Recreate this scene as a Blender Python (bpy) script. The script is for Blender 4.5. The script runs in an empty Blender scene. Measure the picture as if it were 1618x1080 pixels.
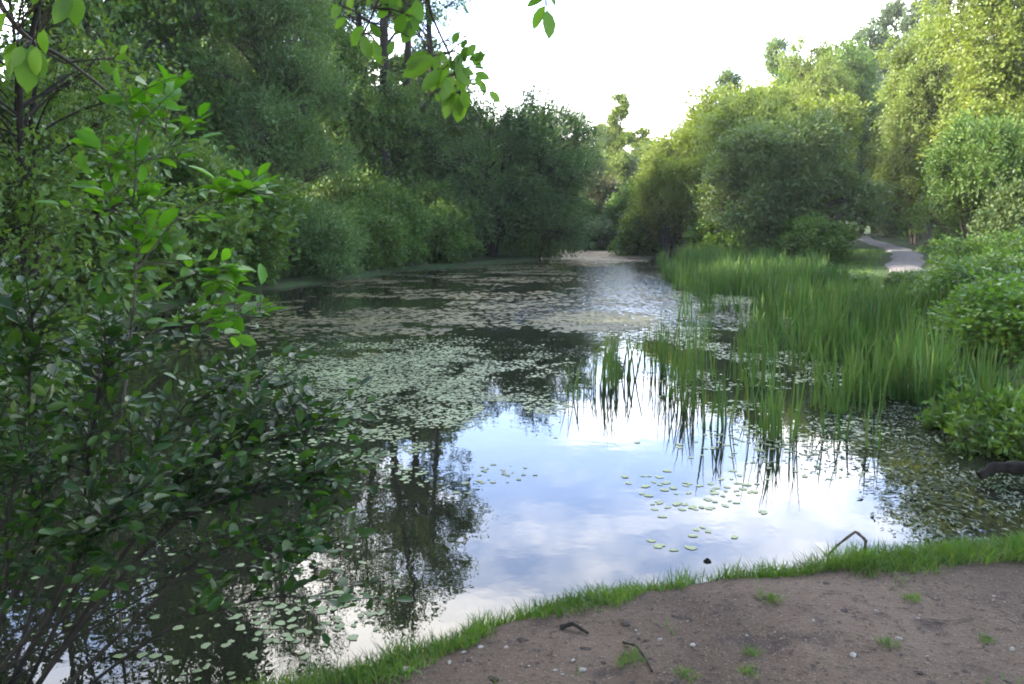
import bpy, math
import numpy as np
from mathutils import Vector

# ----------------------------------------------------------------- basics
C = bpy.context.scene
COL = C.collection
PI = math.pi
F, CX, CY = 1258.0, 809.0, 540.0          # focal length and centre, in photo pixels
TH = math.radians(8.81)                   # camera looks down
EYE = np.array([0.0, 0.0, 1.9])
FW = np.array([0.0, math.cos(TH), -math.sin(TH)])
UP = np.array([0.0, math.sin(TH), math.cos(TH)])


def ray(px, py):
    return FW + np.array([(px - CX) / F, 0, 0]) + UP * (CY - py) / F


def G(px, py, z=0.0):                      # where the photo's ray meets height z
    d = ray(px, py)
    return EYE + d * ((z - EYE[2]) / d[2])


def A(px, py, Y):                          # the point on the ray at distance Y
    d = ray(px, py)
    return EYE + d * (Y / d[1])


def proj(p):
    q = p - EYE
    dz = q @ FW
    return CX + F * q[:, 0] / dz, CY - F * (q @ UP) / dz


def nz(v):
    return v / np.maximum(np.linalg.norm(v, axis=-1, keepdims=True), 1e-9)


def hash2(ix, iy, s):
    h = np.sin(ix * 127.1 + iy * 311.7 + s * 74.7) * 43758.5453
    return h - np.floor(h)


def noise2(x, y, s=0):
    ix, iy = np.floor(x), np.floor(y)
    fx, fy = x - ix, y - iy
    fx, fy = fx * fx * (3 - 2 * fx), fy * fy * (3 - 2 * fy)
    a, b = hash2(ix, iy, s), hash2(ix + 1, iy, s)
    c, d = hash2(ix, iy + 1, s), hash2(ix + 1, iy + 1, s)
    return (a * (1 - fx) + b * fx) * (1 - fy) + (c * (1 - fx) + d * fx) * fy


def fbm(x, y, s=0, o=4):
    r, a, t = 0, 1.0, 0
    for i in range(o):
        r = r + a * noise2(x * 2 ** i, y * 2 ** i, s + i * 7)
        t += a
        a *= .5
    return r / t


def sstep(a, b, x):
    t = np.clip((x - a) / (b - a), 0, 1)
    return t * t * (3 - 2 * t)


# ----------------------------------------------------------------- mesh builder
class MB:
    def __init__(self):
        self.V, self.Fs, self.n = [], [], 0
        self.smooth = []

    def add(self, v, f, smooth=False):
        v = np.asarray(v, float).reshape(-1, 3)
        f = np.asarray(f, np.int64)
        self.V.append(v)
        self.Fs.append(f + self.n)
        self.smooth.append(smooth)
        self.n += len(v)

    def tube(self, pts, rad, k=6, cap=True):
        p = np.asarray(pts, float)
        n = len(p)
        rad = np.broadcast_to(np.asarray(rad, float), (n,))
        t = nz(np.gradient(p, axis=0))
        ref = np.array([0.0, 0, 1]) if abs(t[0][2]) < .9 else np.array([1.0, 0, 0])
        u = nz(np.cross(t, ref))
        w = np.cross(t, u)
        a = np.arange(k) * 2 * PI / k
        ring = (p[:, None] + rad[:, None, None] * (np.cos(a)[None, :, None] * u[:, None] + np.sin(a)[None, :, None] * w[:, None]))
        i = np.arange(n - 1)[:, None] * k
        j = np.arange(k)[None]
        j2 = (j + 1) % k
        q = np.stack([i + j, i + j2, i + k + j2, i + k + j], -1).reshape(-1, 4)
        self.add(ring, q, True)
        if cap:
            self.add(ring[-1], np.arange(k)[None])
            self.add(ring[0], np.arange(k)[::-1][None])

    def twigs(self, a, b, ra, rb):                 # many straight 3-sided twigs at once
        n = len(a)
        if not n:
            return
        t = nz(b - a)
        ref = np.where(np.abs(t[:, 2:3]) < .9, np.array([[0., 0, 1]]), np.array([[1., 0, 0]]))
        u = nz(np.cross(t, ref))
        w = np.cross(t, u)
        v = np.empty((n, 6, 3))
        for k in range(3):
            c, s = math.cos(k * 2.094), math.sin(k * 2.094)
            o = c * u + s * w
            v[:, k] = a + o * np.reshape(ra, (-1, 1))
            v[:, 3 + k] = b + o * np.reshape(rb, (-1, 1))
        f = np.array([[0, 1, 4, 3], [1, 2, 5, 4], [2, 0, 3, 5]])
        self.add(v, (np.arange(n)[:, None, None] * 6 + f).reshape(-1, 4), True)

    def leaves(self, p, d, nrm, L, W):             # diamond leaves, one folded quad each
        n = len(p)
        L, W = np.reshape(L, (-1, 1)), np.reshape(W, (-1, 1))
        d = nz(d)
        s = nz(np.cross(d, nrm))
        m = np.cross(s, d)
        v = np.empty((n, 4, 3))
        v[:, 0] = p
        v[:, 1] = p + d * L * .5 + s * W * .5 + m * W * .12
        v[:, 2] = p + d * L - m * L * .08
        v[:, 3] = p + d * L * .45 - s * W * .5 + m * W * .12
        self.add(v, np.arange(n * 4).reshape(-1, 4))

    def ovals(self, p, d, nrm, L, W, fold=.18, droop=.12):   # oval leaves with midrib, for near plants
        n = len(p)
        L, W = np.reshape(L, (-1, 1)), np.reshape(W, (-1, 1))
        d = nz(d)
        s = nz(np.cross(d, nrm))
        m = np.cross(s, d)
        prof = [(.0, 0), (.22, .36), (.5, .5), (.78, .36), (1.0, 0)]
        v = np.empty((n, 11, 3))
        # 0 base, 1-3 midrib, 4 tip, 5-7 one edge, 8-10 the other
        for i, (t, w) in enumerate(prof):
            c = p + d * L * t - m * L * droop * t * t
            v[:, i] = c
            if 0 < i < 4:
                v[:, 4 + i] = c + s * W * w + m * W * w * fold * 2
                v[:, 7 + i] = c - s * W * w + m * W * w * fold * 2
        f = np.array([[0, 1, 5], [1, 2, 6], [1, 6, 5], [2, 3, 7], [2, 7, 6], [3, 4, 7],
                      [0, 8, 1], [1, 9, 2], [1, 8, 9], [2, 10, 3], [2, 9, 10], [3, 10, 4]])
        self.add(v, (np.arange(n)[:, None, None] * 11 + f).reshape(-1, 3), True)

    def blades(self, p, h, w, lean, rng, seg=3, curl=.5):    # grass or reed blades
        n = len(p)
        h = np.reshape(h, (-1, 1))
        w = np.reshape(w, (-1, 1))
        az = rng.uniform(0, 2 * PI, n)
        ld = np.stack([np.cos(az), np.sin(az), 0 * az], 1) * np.reshape(lean, (-1, 1))
        fz = rng.uniform(0, 2 * PI, n)
        s = np.stack([np.cos(fz), np.sin(fz), 0 * fz], 1)
        v = np.empty((n, 2 * seg + 1, 3))
        for i in range(seg + 1):
            t = i / seg
            c = p + np.array([0, 0, 1.]) * h * (t - .25 * curl * t * t * np.reshape(lean, (-1, 1))) + ld * h * (t * (1 - curl) + curl * t * t)
            ww = w * .5 * (1 - .55 * t)
            if i < seg:
                v[:, 2 * i] = c - s * ww
                v[:, 2 * i + 1] = c + s * ww
            else:
                v[:, 2 * i] = c
        q = np.array([[2 * i, 2 * i + 1, 2 * i + 3, 2 * i + 2] for i in range(seg - 1)])
        base = np.arange(n)[:, None, None] * (2 * seg + 1)
        self.add(v, (base + q).reshape(-1, 4), True)
        self.Fs.append((base + np.array([[2 * seg - 2, 2 * seg - 1, 2 * seg]])).reshape(-1, 3) + self.n - len(v) * (2 * seg + 1))
        self.smooth.append(True)

    def build(self, name, mat, parent=None):
        me = bpy.data.meshes.new(name)
        V = np.concatenate(self.V).astype(np.float32)
        me.vertices.add(len(V))
        me.vertices.foreach_set('co', V.ravel())
        tot = np.concatenate([np.full(len(f), f.shape[1], np.int32) for f in self.Fs])
        idx = np.concatenate([f.ravel() for f in self.Fs]).astype(np.int32)
        me.loops.add(len(idx))
        me.loops.foreach_set('vertex_index', idx)
        me.polygons.add(len(tot))
        st = np.concatenate([[0], np.cumsum(tot)[:-1]]).astype(np.int32)
        me.polygons.foreach_set('loop_start', st)
        me.polygons.foreach_set('loop_total', tot)
        sm = np.concatenate([np.full(len(f), s) for f, s in zip(self.Fs, self.smooth)])
        me.polygons.foreach_set('use_smooth', sm)
        me.materials.append(mat)
        me.update(calc_edges=True)
        o = bpy.data.objects.new(name, me)
        COL.objects.link(o)
        if parent:
            o.parent = parent
        return o


def thing(name, label, cat, loc=(0, 0, 0), rz=0, scale=(1, 1, 1), group=None):
    o = bpy.data.objects.new(name, None)
    o.empty_display_size = .3
    COL.objects.link(o)
    o.location = loc
    o.rotation_euler = (0, 0, rz)
    o.scale = scale
    return tag(o, label, cat, group)


def tag(o, label, cat, group=None):
    o['label'] = label
    o['category'] = cat
    if group:
        o['group'] = group
    return o


def kind(o, k):
    o['kind'] = k
    return o


def dup(root, label, loc, rz=0, scale=(1, 1, 1), mat=None, group=None, name=None):
    r = root.copy()
    COL.objects.link(r)
    r.location, r.rotation_euler, r.scale = loc, (0, 0, rz), scale
    r['label'] = label
    if name:
        r.name = name
    if 'group' in r and not group:
        del r['group']
    if group:
        r['group'] = group
    for ch in list(root.children):
        c = ch.copy()
        COL.objects.link(c)
        c.parent = r
        if mat and ch.name.split('.')[0] in ('crown', 'foliage'):
            c.material_slots[0].link = 'OBJECT'
            c.material_slots[0].material = mat
    return r


# ----------------------------------------------------------------- materials
def new_mat(name):
    m = bpy.data.materials.new(name)
    m.use_nodes = True
    nt = m.node_tree
    nt.nodes.clear()
    out = nt.nodes.new('ShaderNodeOutputMaterial')
    return m, nt, out


def N(nt, t, **kw):
    n = nt.nodes.new(t)
    for k, v in kw.items():
        if k.startswith('i_'):
            n.inputs[k[2:].replace('_', ' ')].default_value = v
        else:
            setattr(n, k, v)
    return n


def mixc(nt, fac, a, b, blend='MIX'):
    m = nt.nodes.new('ShaderNodeMix')
    m.data_type = 'RGBA'
    m.blend_type = blend
    for s, v in ((0, fac), (6, a), (7, b)):
        if isinstance(v, bpy.types.NodeSocket):
            nt.links.new(v, m.inputs[s])
        elif isinstance(v, (int, float)):
            m.inputs[s].default_value = v
        else:
            m.inputs[s].default_value = (*v, 1)
    return m.outputs[2]


def ramp(nt, fac, a, b):
    r = nt.nodes.new('ShaderNodeMapRange')
    r.interpolation_type = 'SMOOTHSTEP'
    nt.links.new(fac, r.inputs[0])
    r.inputs[1].default_value = a
    r.inputs[2].default_value = b
    return r.outputs[0]


def leaf_mat(name, dark, light, warm=None, trans=.35, rough=.5, spec=.4, nscale=.9, warm_amt=.35):
    """leaf surface: each leaf and each patch of the crown has its own tint; light passes through"""
    m, nt, out = new_mat(name)
    L = nt.links
    geo = N(nt, 'ShaderNodeNewGeometry')
    tc = N(nt, 'ShaderNodeTexCoord')
    oi = N(nt, 'ShaderNodeObjectInfo')
    sh = N(nt, 'ShaderNodeVectorMath', operation='MULTIPLY_ADD')
    L.new(oi.outputs['Random'], sh.inputs[0])
    sh.inputs[1].default_value = (37, 19, 53)
    L.new(tc.outputs['Object'], sh.inputs[2])
    no = N(nt, 'ShaderNodeTexNoise')
    no.inputs['Scale'].default_value = nscale
    no.inputs['Detail'].default_value = 3
    L.new(sh.outputs[0], no.inputs['Vector'])
    patch = ramp(nt, no.outputs[0], .35, .65)
    c = mixc(nt, patch, dark, light)
    if warm is not None:
        mu = N(nt, 'ShaderNodeMath', operation='MULTIPLY')
        L.new(ramp(nt, geo.outputs['Random Per Island'], .3, 1.0), mu.inputs[0])
        mu.inputs[1].default_value = warm_amt
        c = mixc(nt, mu.outputs[0], c, warm)
    p = N(nt, 'ShaderNodeBsdfPrincipled')
    p.inputs['Roughness'].default_value = rough
    p.inputs['Specular IOR Level'].default_value = spec
    L.new(c, p.inputs['Base Color'])
    t = N(nt, 'ShaderNodeBsdfTranslucent')
    L.new(mixc(nt, 1.0, c, (1.25, 1.25, .5), 'MULTIPLY'), t.inputs[0])
    mx = N(nt, 'ShaderNodeMixShader')
    mx.inputs[0].default_value = trans
    L.new(p.outputs[0], mx.inputs[1])
    L.new(t.outputs[0], mx.inputs[2])
    L.new(mx.outputs[0], out.inputs[0])
    return m


def rough_mat(name, a, b, scale=8, rough=.9, bump=.3, detail=5, spec=.2):
    m, nt, out = new_mat(name)
    tc = N(nt, 'ShaderNodeTexCoord')
    no = N(nt, 'ShaderNodeTexNoise')
    no.inputs['Scale'].default_value = scale
    no.inputs['Detail'].default_value = detail
    nt.links.new(tc.outputs['Object'], no.inputs['Vector'])
    p = N(nt, 'ShaderNodeBsdfPrincipled')
    p.inputs['Roughness'].default_value = rough
    p.inputs['Specular IOR Level'].default_value = spec
    nt.links.new(mixc(nt, ramp(nt, no.outputs[0], .3, .7), a, b), p.inputs['Base Color'])
    bp = N(nt, 'ShaderNodeBump')
    bp.inputs['Strength'].default_value = bump
    bp.inputs['Distance'].default_value = .02
    nt.links.new(no.outputs[0], bp.inputs['Height'])
    nt.links.new(bp.outputs[0], p.inputs['Normal'])
    nt.links.new(p.outputs[0], out.inputs[0])
    return m


M = {
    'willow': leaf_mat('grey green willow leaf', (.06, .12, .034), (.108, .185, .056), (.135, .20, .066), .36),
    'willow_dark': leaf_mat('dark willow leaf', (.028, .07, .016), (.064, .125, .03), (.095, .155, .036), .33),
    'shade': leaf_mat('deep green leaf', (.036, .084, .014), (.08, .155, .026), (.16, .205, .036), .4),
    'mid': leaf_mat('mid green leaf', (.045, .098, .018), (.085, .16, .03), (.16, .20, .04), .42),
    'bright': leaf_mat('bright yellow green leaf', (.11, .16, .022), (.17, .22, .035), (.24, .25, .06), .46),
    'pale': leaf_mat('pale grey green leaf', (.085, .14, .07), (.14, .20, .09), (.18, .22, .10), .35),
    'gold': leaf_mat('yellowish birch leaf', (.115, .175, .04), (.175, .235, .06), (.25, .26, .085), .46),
    'brownish': leaf_mat('brownish dry leaf', (.05, .06, .026), (.085, .085, .036), (.11, .085, .045), .25),
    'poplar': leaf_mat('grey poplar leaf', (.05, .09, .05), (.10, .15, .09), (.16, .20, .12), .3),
    'bramble': leaf_mat('bramble leaf', (.04, .095, .012), (.085, .165, .022), (.15, .20, .035), .36, nscale=2.5),
    'fresh': leaf_mat('fresh bramble leaf', (.05, .12, .014), (.09, .185, .022), (.15, .21, .03), .4, nscale=2.5),
    'sallow': leaf_mat('sallow leaf', (.045, .085, .026), (.09, .14, .048), (.16, .18, .07), .4),
    'shrub': leaf_mat('dark shrub leaf', (.008, .03, .005), (.026, .076, .009), (.08, .145, .018), .36, rough=.45, spec=.35, nscale=3),
    'sapling': leaf_mat('fresh sapling leaf', (.04, .135, .008), (.07, .20, .012), (.12, .23, .02), .5, rough=.5, spec=.25, nscale=4),
    'hanging': leaf_mat('hanging leaf', (.05, .12, .012), (.09, .19, .02), (.13, .22, .03), .5, rough=.45, nscale=6),
    'reed': leaf_mat('reed blade', (.028, .08, .014), (.06, .13, .026), (.17, .14, .06), .3, rough=.5, spec=.3, nscale=.8, warm_amt=.28),
    'grass': leaf_mat('bank grass', (.035, .095, .010), (.075, .165, .016), (.18, .19, .06), .4, rough=.55, nscale=3, warm_amt=.45),
    'pads': leaf_mat('pale lily pad', (.10, .14, .052), (.165, .215, .095), (.22, .23, .115), .1, rough=.5, spec=.25, nscale=1.2),
    'pads_dark': leaf_mat('dark pond weed', (.02, .042, .012), (.045, .07, .024), (.085, .085, .04), .1, rough=.5, spec=.25, nscale=.8),
    'weed': leaf_mat('brown pond weed', (.04, .045, .014), (.085, .08, .028), (.14, .12, .055), .1, rough=.6, spec=.15, nscale=.5),
    'tan': leaf_mat('tan scum', (.15, .11, .055), (.22, .17, .09), (.26, .22, .13), .05, rough=.7, spec=.3, nscale=.6),
    'bark': rough_mat('grey brown bark', (.035, .03, .024), (.085, .075, .062), 12, .9, .6),
    'bark_dark': rough_mat('dark bark', (.011, .009, .007), (.026, .022, .018), 14, .9, .6),
    'bark_pale': rough_mat('pale thin stem', (.10, .10, .07), (.19, .18, .13), 20, .7, .2),
    'twig': rough_mat('hanging twig bark', (.02, .016, .012), (.05, .04, .03), 30, .8, .3),
    'stone': rough_mat('pale pebble', (.18, .16, .135), (.32, .29, .25), 20, .8, .2),
    'stick': rough_mat('weathered stick', (.06, .045, .032), (.13, .10, .075), 30, .85, .4),
    'log': rough_mat('wet dark log', (.012, .010, .009), (.03, .026, .022), 14, .9, .7, spec=.05),
    'clod': rough_mat('crumbly mud', (.032, .024, .019), (.075, .057, .045), 25, .95, .8),
    'tan_mud': rough_mat('tan mud', (.17, .12, .07), (.28, .21, .13), 2.5, .9, .5),
    'path': rough_mat('pale gravel path', (.11, .098, .09), (.17, .155, .145), 6, .95, .3),
}

# ----------------------------------------------------------------- pond outline and ground
shore_px = [(740, 997), (850, 968), (950, 947), (1040, 936), (1100, 927), (1200, 920), (1330, 898), (1420, 882), (1500, 870), (1610, 864)]
pond = [G(*p, 0)[:2] for p in shore_px]
pond += [np.array(p) for p in [(4.4, 5.2), (5.1, 6.6), (5.6, 8.5), (6.2, 10.5), (7.2, 14), (7.4, 18), (6.6, 22), (6.2, 26), (6.6, 31), (7.6, 38), (8, 43), (7.2, 47)]]
pond += [G(990, 392)[:2], G(930, 390)[:2], G(874, 394)[:2], G(850, 412)[:2], G(760, 419)[:2], G(640, 427)[:2], G(560, 441)[:2],
         G(450, 455)[:2], G(330, 466)[:2]]
pond += [np.array(p) for p in [(-7.2, 16), (-6.4, 12), (-5.0, 8.6), (-4.5, 6.4), (-4.2, 4.6), (-3.9, 3.2), (-3.3, 2.85), (-2.4, 2.72), (-1.7, 2.7), (-1.25, 2.78), (-0.9, 3.0)]]
pond += [G(560, 1058)[:2]]
pond = np.array(pond)


def sdist(x, y):                            # distance to the shore, positive on land
    x, y = np.asarray(x, float), np.asarray(y, float)
    d = np.full(x.shape, 1e9)
    ins = np.zeros(x.shape, bool)
    for a, b in zip(pond, np.roll(pond, -1, 0)):
        e = b - a
        t = np.clip(((x - a[0]) * e[0] + (y - a[1]) * e[1]) / (e @ e), 0, 1)
        d = np.minimum(d, np.hypot(x - a[0] - t * e[0], y - a[1] - t * e[1]))
        c = (a[1] > y) != (b[1] > y)
        with np.errstate(divide='ignore', invalid='ignore'):
            ins ^= c & (x < (b[0] - a[0]) * (y - a[1]) / (b[1] - a[1] + 1e-12) + a[0])
    return np.where(ins, -d, d)


def height(x, y):
    x, y = np.asarray(x, float), np.asarray(y, float)
    d = sdist(x, y)
    d = d + (fbm(x * 1.7, y * 1.7, 3) - .5) * .22
    o = np.maximum(d, 0)
    far = np.hypot(x, y)
    z = .13 * (1 - np.exp(-o / .16)) + .35 * sstep(1.0, 10, o) + .9 * sstep(10, 60, o)
    z = z + (fbm(x * .8, y * .8, 11) - .5) * .10 * np.minimum(1, o)
    z = z + (fbm(x * 5, y * 5, 21, 3) - .5) * .05 * np.minimum(1, o * 3) * (far < 14)
    z = z + sstep(60, 300, far) * 3
    return np.where(d > 0, z, -.7 * (1 - np.exp(d / .9)))


def axis(segs):
    out = []
    for a, b, st in segs:
        out.append(np.arange(a, b, st))
    return np.unique(np.round(np.concatenate(out), 4))


gx = axis([(-400, -40, 30), (-40, -12, 2), (-12, -4, .4), (-4, 5, .06), (5, 14, .35), (14, 40, 1.5), (40, 401, 30)])
gy = axis([(-60, -8, 8), (-8, 1, .6), (1, 7, .06), (7, 20, .35), (20, 52, .5), (52, 100, 4), (100, 601, 50)])
X, Y = np.meshgrid(gx, gy)
Z = height(X, Y)
gm = MB()
nxg, nyg = len(gx), len(gy)
ii = (np.arange(nyg - 1)[:, None] * nxg + np.arange(nxg - 1)[None]).ravel()
gm.add(np.stack([X.ravel(), Y.ravel(), Z.ravel()], 1), np.stack([ii, ii + 1, ii + nxg + 1, ii + nxg], 1), True)


def ground_mat():
    m, nt, out = new_mat('bank earth and woodland floor')
    L = nt.links
    tc = N(nt, 'ShaderNodeTexCoord')

    def noi(s, d=5, r=.55):
        n = N(nt, 'ShaderNodeTexNoise')
        n.inputs['Scale'].default_value = s
        n.inputs['Detail'].default_value = d
        n.inputs['Roughness'].default_value = r
        L.new(tc.outputs['Object'], n.inputs['Vector'])
        return n.outputs[0]
    big, med, fine, grit = noi(.9), noi(5), noi(26, 6, .7), noi(95, 3)
    dirt = mixc(nt, ramp(nt, big, .35, .65), (.073, .051, .035), (.125, .089, .063))
    dirt = mixc(nt, ramp(nt, med, .52, .74), dirt, (.05, .036, .028))
    dirt = mixc(nt, ramp(nt, fine, .52, .68), dirt, (.034, .025, .02))
    dirt = mixc(nt, ramp(nt, grit, .58, .70), dirt, (.20, .155, .115))
    litter = mixc(nt, ramp(nt, fine, .4, .6), (.035, .05, .018), (.065, .055, .03))
    litter = mixc(nt, ramp(nt, med, .4, .65), litter, (.035, .075, .016))
    at = N(nt, 'ShaderNodeAttribute', attribute_name='bare')
    mu = N(nt, 'ShaderNodeMath', operation='ADD')
    L.new(at.outputs['Fac'], mu.inputs[0])
    mm = N(nt, 'ShaderNodeMath', operation='MULTIPLY_ADD')
    L.new(med, mm.inputs[0])
    mm.inputs[1].default_value = .7
    mm.inputs[2].default_value = -.35
    L.new(mm.outputs[0], mu.inputs[1])
    col = mixc(nt, ramp(nt, mu.outputs[0], .35, .65), litter, dirt)
    p = N(nt, 'ShaderNodeBsdfPrincipled')
    p.inputs['Roughness'].default_value = .95
    p.inputs['Specular IOR Level'].default_value = .15
    L.new(col, p.inputs['Base Color'])
    b1 = N(nt, 'ShaderNodeBump')
    b1.inputs['Strength'].default_value = .9
    b1.inputs['Distance'].default_value = .03
    L.new(fine, b1.inputs['Height'])
    b2 = N(nt, 'ShaderNodeBump')
    b2.inputs['Strength'].default_value = .6
    b2.inputs['Distance'].default_value = .008
    L.new(grit, b2.inputs['Height'])
    L.new(b1.outputs[0], b2.inputs['Normal'])
    L.new(b2.outputs[0], p.inputs['Normal'])
    L.new(p.outputs[0], out.inputs[0])
    return m


ground = kind(gm.build('ground', ground_mat()), 'structure')
dv = sdist(X.ravel(), Y.ravel())
bare = sstep(-.05, .12, dv) * (Y.ravel() < 9) * sstep(-2.2, -.6, X.ravel() + .25 * Y.ravel()) * (X.ravel() < 9)
at = ground.data.attributes.new('bare', 'FLOAT', 'POINT')
at.data.foreach_set('value', bare.astype(np.float32))


def water_mat():
    m, nt, out = new_mat('still dark pond water')
    L = nt.links
    p = N(nt, 'ShaderNodeBsdfPrincipled')
    p.inputs['Base Color'].default_value = (.012, .013, .008, 1)
    p.inputs['Roughness'].default_value = .004
    p.inputs['IOR'].default_value = 1.333
    tc = N(nt, 'ShaderNodeTexCoord')
    n1 = N(nt, 'ShaderNodeTexNoise')
    n1.inputs['Scale'].default_value = 3.5
    n1.inputs['Detail'].default_value = 3
    L.new(tc.outputs['Object'], n1.inputs['Vector'])
    b = N(nt, 'ShaderNodeBump')
    b.inputs['Strength'].default_value = .028
    b.inputs['Distance'].default_value = .05
    L.new(n1.outputs[0], b.inputs['Height'])
    # a breath of wind wrinkles the open water toward the far end
    n2 = N(nt, 'ShaderNodeTexNoise')
    n2.inputs['Scale'].default_value = 7
    n2.inputs['Detail'].default_value = 2
    L.new(tc.outputs['Object'], n2.inputs['Vector'])
    sx = N(nt, 'ShaderNodeSeparateXYZ')
    L.new(tc.outputs['Object'], sx.inputs[0])
    mk = N(nt, 'ShaderNodeMath', operation='MULTIPLY')
    L.new(ramp(nt, sx.outputs['Y'], 11.5, 16), mk.inputs[0])
    L.new(ramp(nt, sx.outputs['X'], -3.0, 1.0), mk.inputs[1])
    ms = N(nt, 'ShaderNodeMath', operation='MULTIPLY')
    L.new(mk.outputs[0], ms.inputs[0])
    ms.inputs[1].default_value = .5
    b2 = N(nt, 'ShaderNodeBump')
    b2.inputs['Distance'].default_value = .06
    L.new(ms.outputs[0], b2.inputs['Strength'])
    L.new(n2.outputs[0], b2.inputs['Height'])
    L.new(b.outputs[0], b2.inputs['Normal'])
    L.new(b2.outputs[0], p.inputs['Normal'])
    L.new(p.outputs[0], out.inputs[0])
    return m


wm = MB()
wm.add([(-14, 1.5, 0), (14, 1.5, 0), (14, 60, 0), (-14, 60, 0)], [[0, 1, 2, 3]])
kind(wm.build('pond_water', water_mat()), 'structure')

# low mud bank that shows at the far end
mb_ = MB()
c = G(938, 401)
uu, vv = np.meshgrid(np.linspace(-1, 1, 41), np.linspace(-1, 1, 17))
bx, by = uu * 4.2, vv * 2.6 + .5 * np.sin(uu * 3)
bz = .13 * (1 - np.clip(uu ** 2 + vv ** 2, 0, 1)) * (.6 + .8 * fbm(bx * .9, by * .9, 240, 3)) - .03
ii = (np.arange(16)[:, None] * 41 + np.arange(40)[None]).ravel()
mb_.add(np.stack([bx.ravel(), by.ravel(), bz.ravel()], 1), np.stack([ii, ii + 1, ii + 42, ii + 41], 1), True)
mbo = kind(mb_.build('mud_bank', M['tan_mud']), 'structure')
mbo.location = (c[0], c[1], 0)

# path behind the brambles
pc = np.array([G(1290, 352, .62)[:2], G(1335, 362, .6)[:2], G(1372, 379, .55)[:2], G(1412, 391, .5)[:2], G(1436, 402, .48)[:2],
               G(1428, 414, .45)[:2], G(1440, 432, .45)[:2], (10.5, 15), (10.6, 10), (9.5, 5), (6, 1.2)])
tt = np.linspace(0, len(pc) - 1, 90)
pl = np.stack([np.interp(tt, np.arange(len(pc)), pc[:, k]) for k in (0, 1)], 1)
for _ in range(4):
    pl[1:-1] = (pl[:-2] + 2 * pl[1:-1] + pl[2:]) / 4
tn = nz(np.gradient(pl, axis=0))
sd = np.stack([-tn[:, 1], tn[:, 0]], 1)
pm = MB()
offs = np.array([-.72, -.5, 0, .5, .72])
pv = []
for k in range(len(pl)):
    for o in offs:
        q = pl[k] + sd[k] * o * (.85 + .12 * math.sin(k * .9 + o))
        pv.append((q[0], q[1], float(height(q[0], q[1])) + (.05 if abs(o) < .6 else -.04)))
ii = (np.arange(len(pl) - 1)[:, None] * 5 + np.arange(4)[None]).ravel()
pm.add(pv, np.stack([ii, ii + 1, ii + 6, ii + 5], 1), True)
kind(pm.build('path', M['path']), 'structure')


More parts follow.
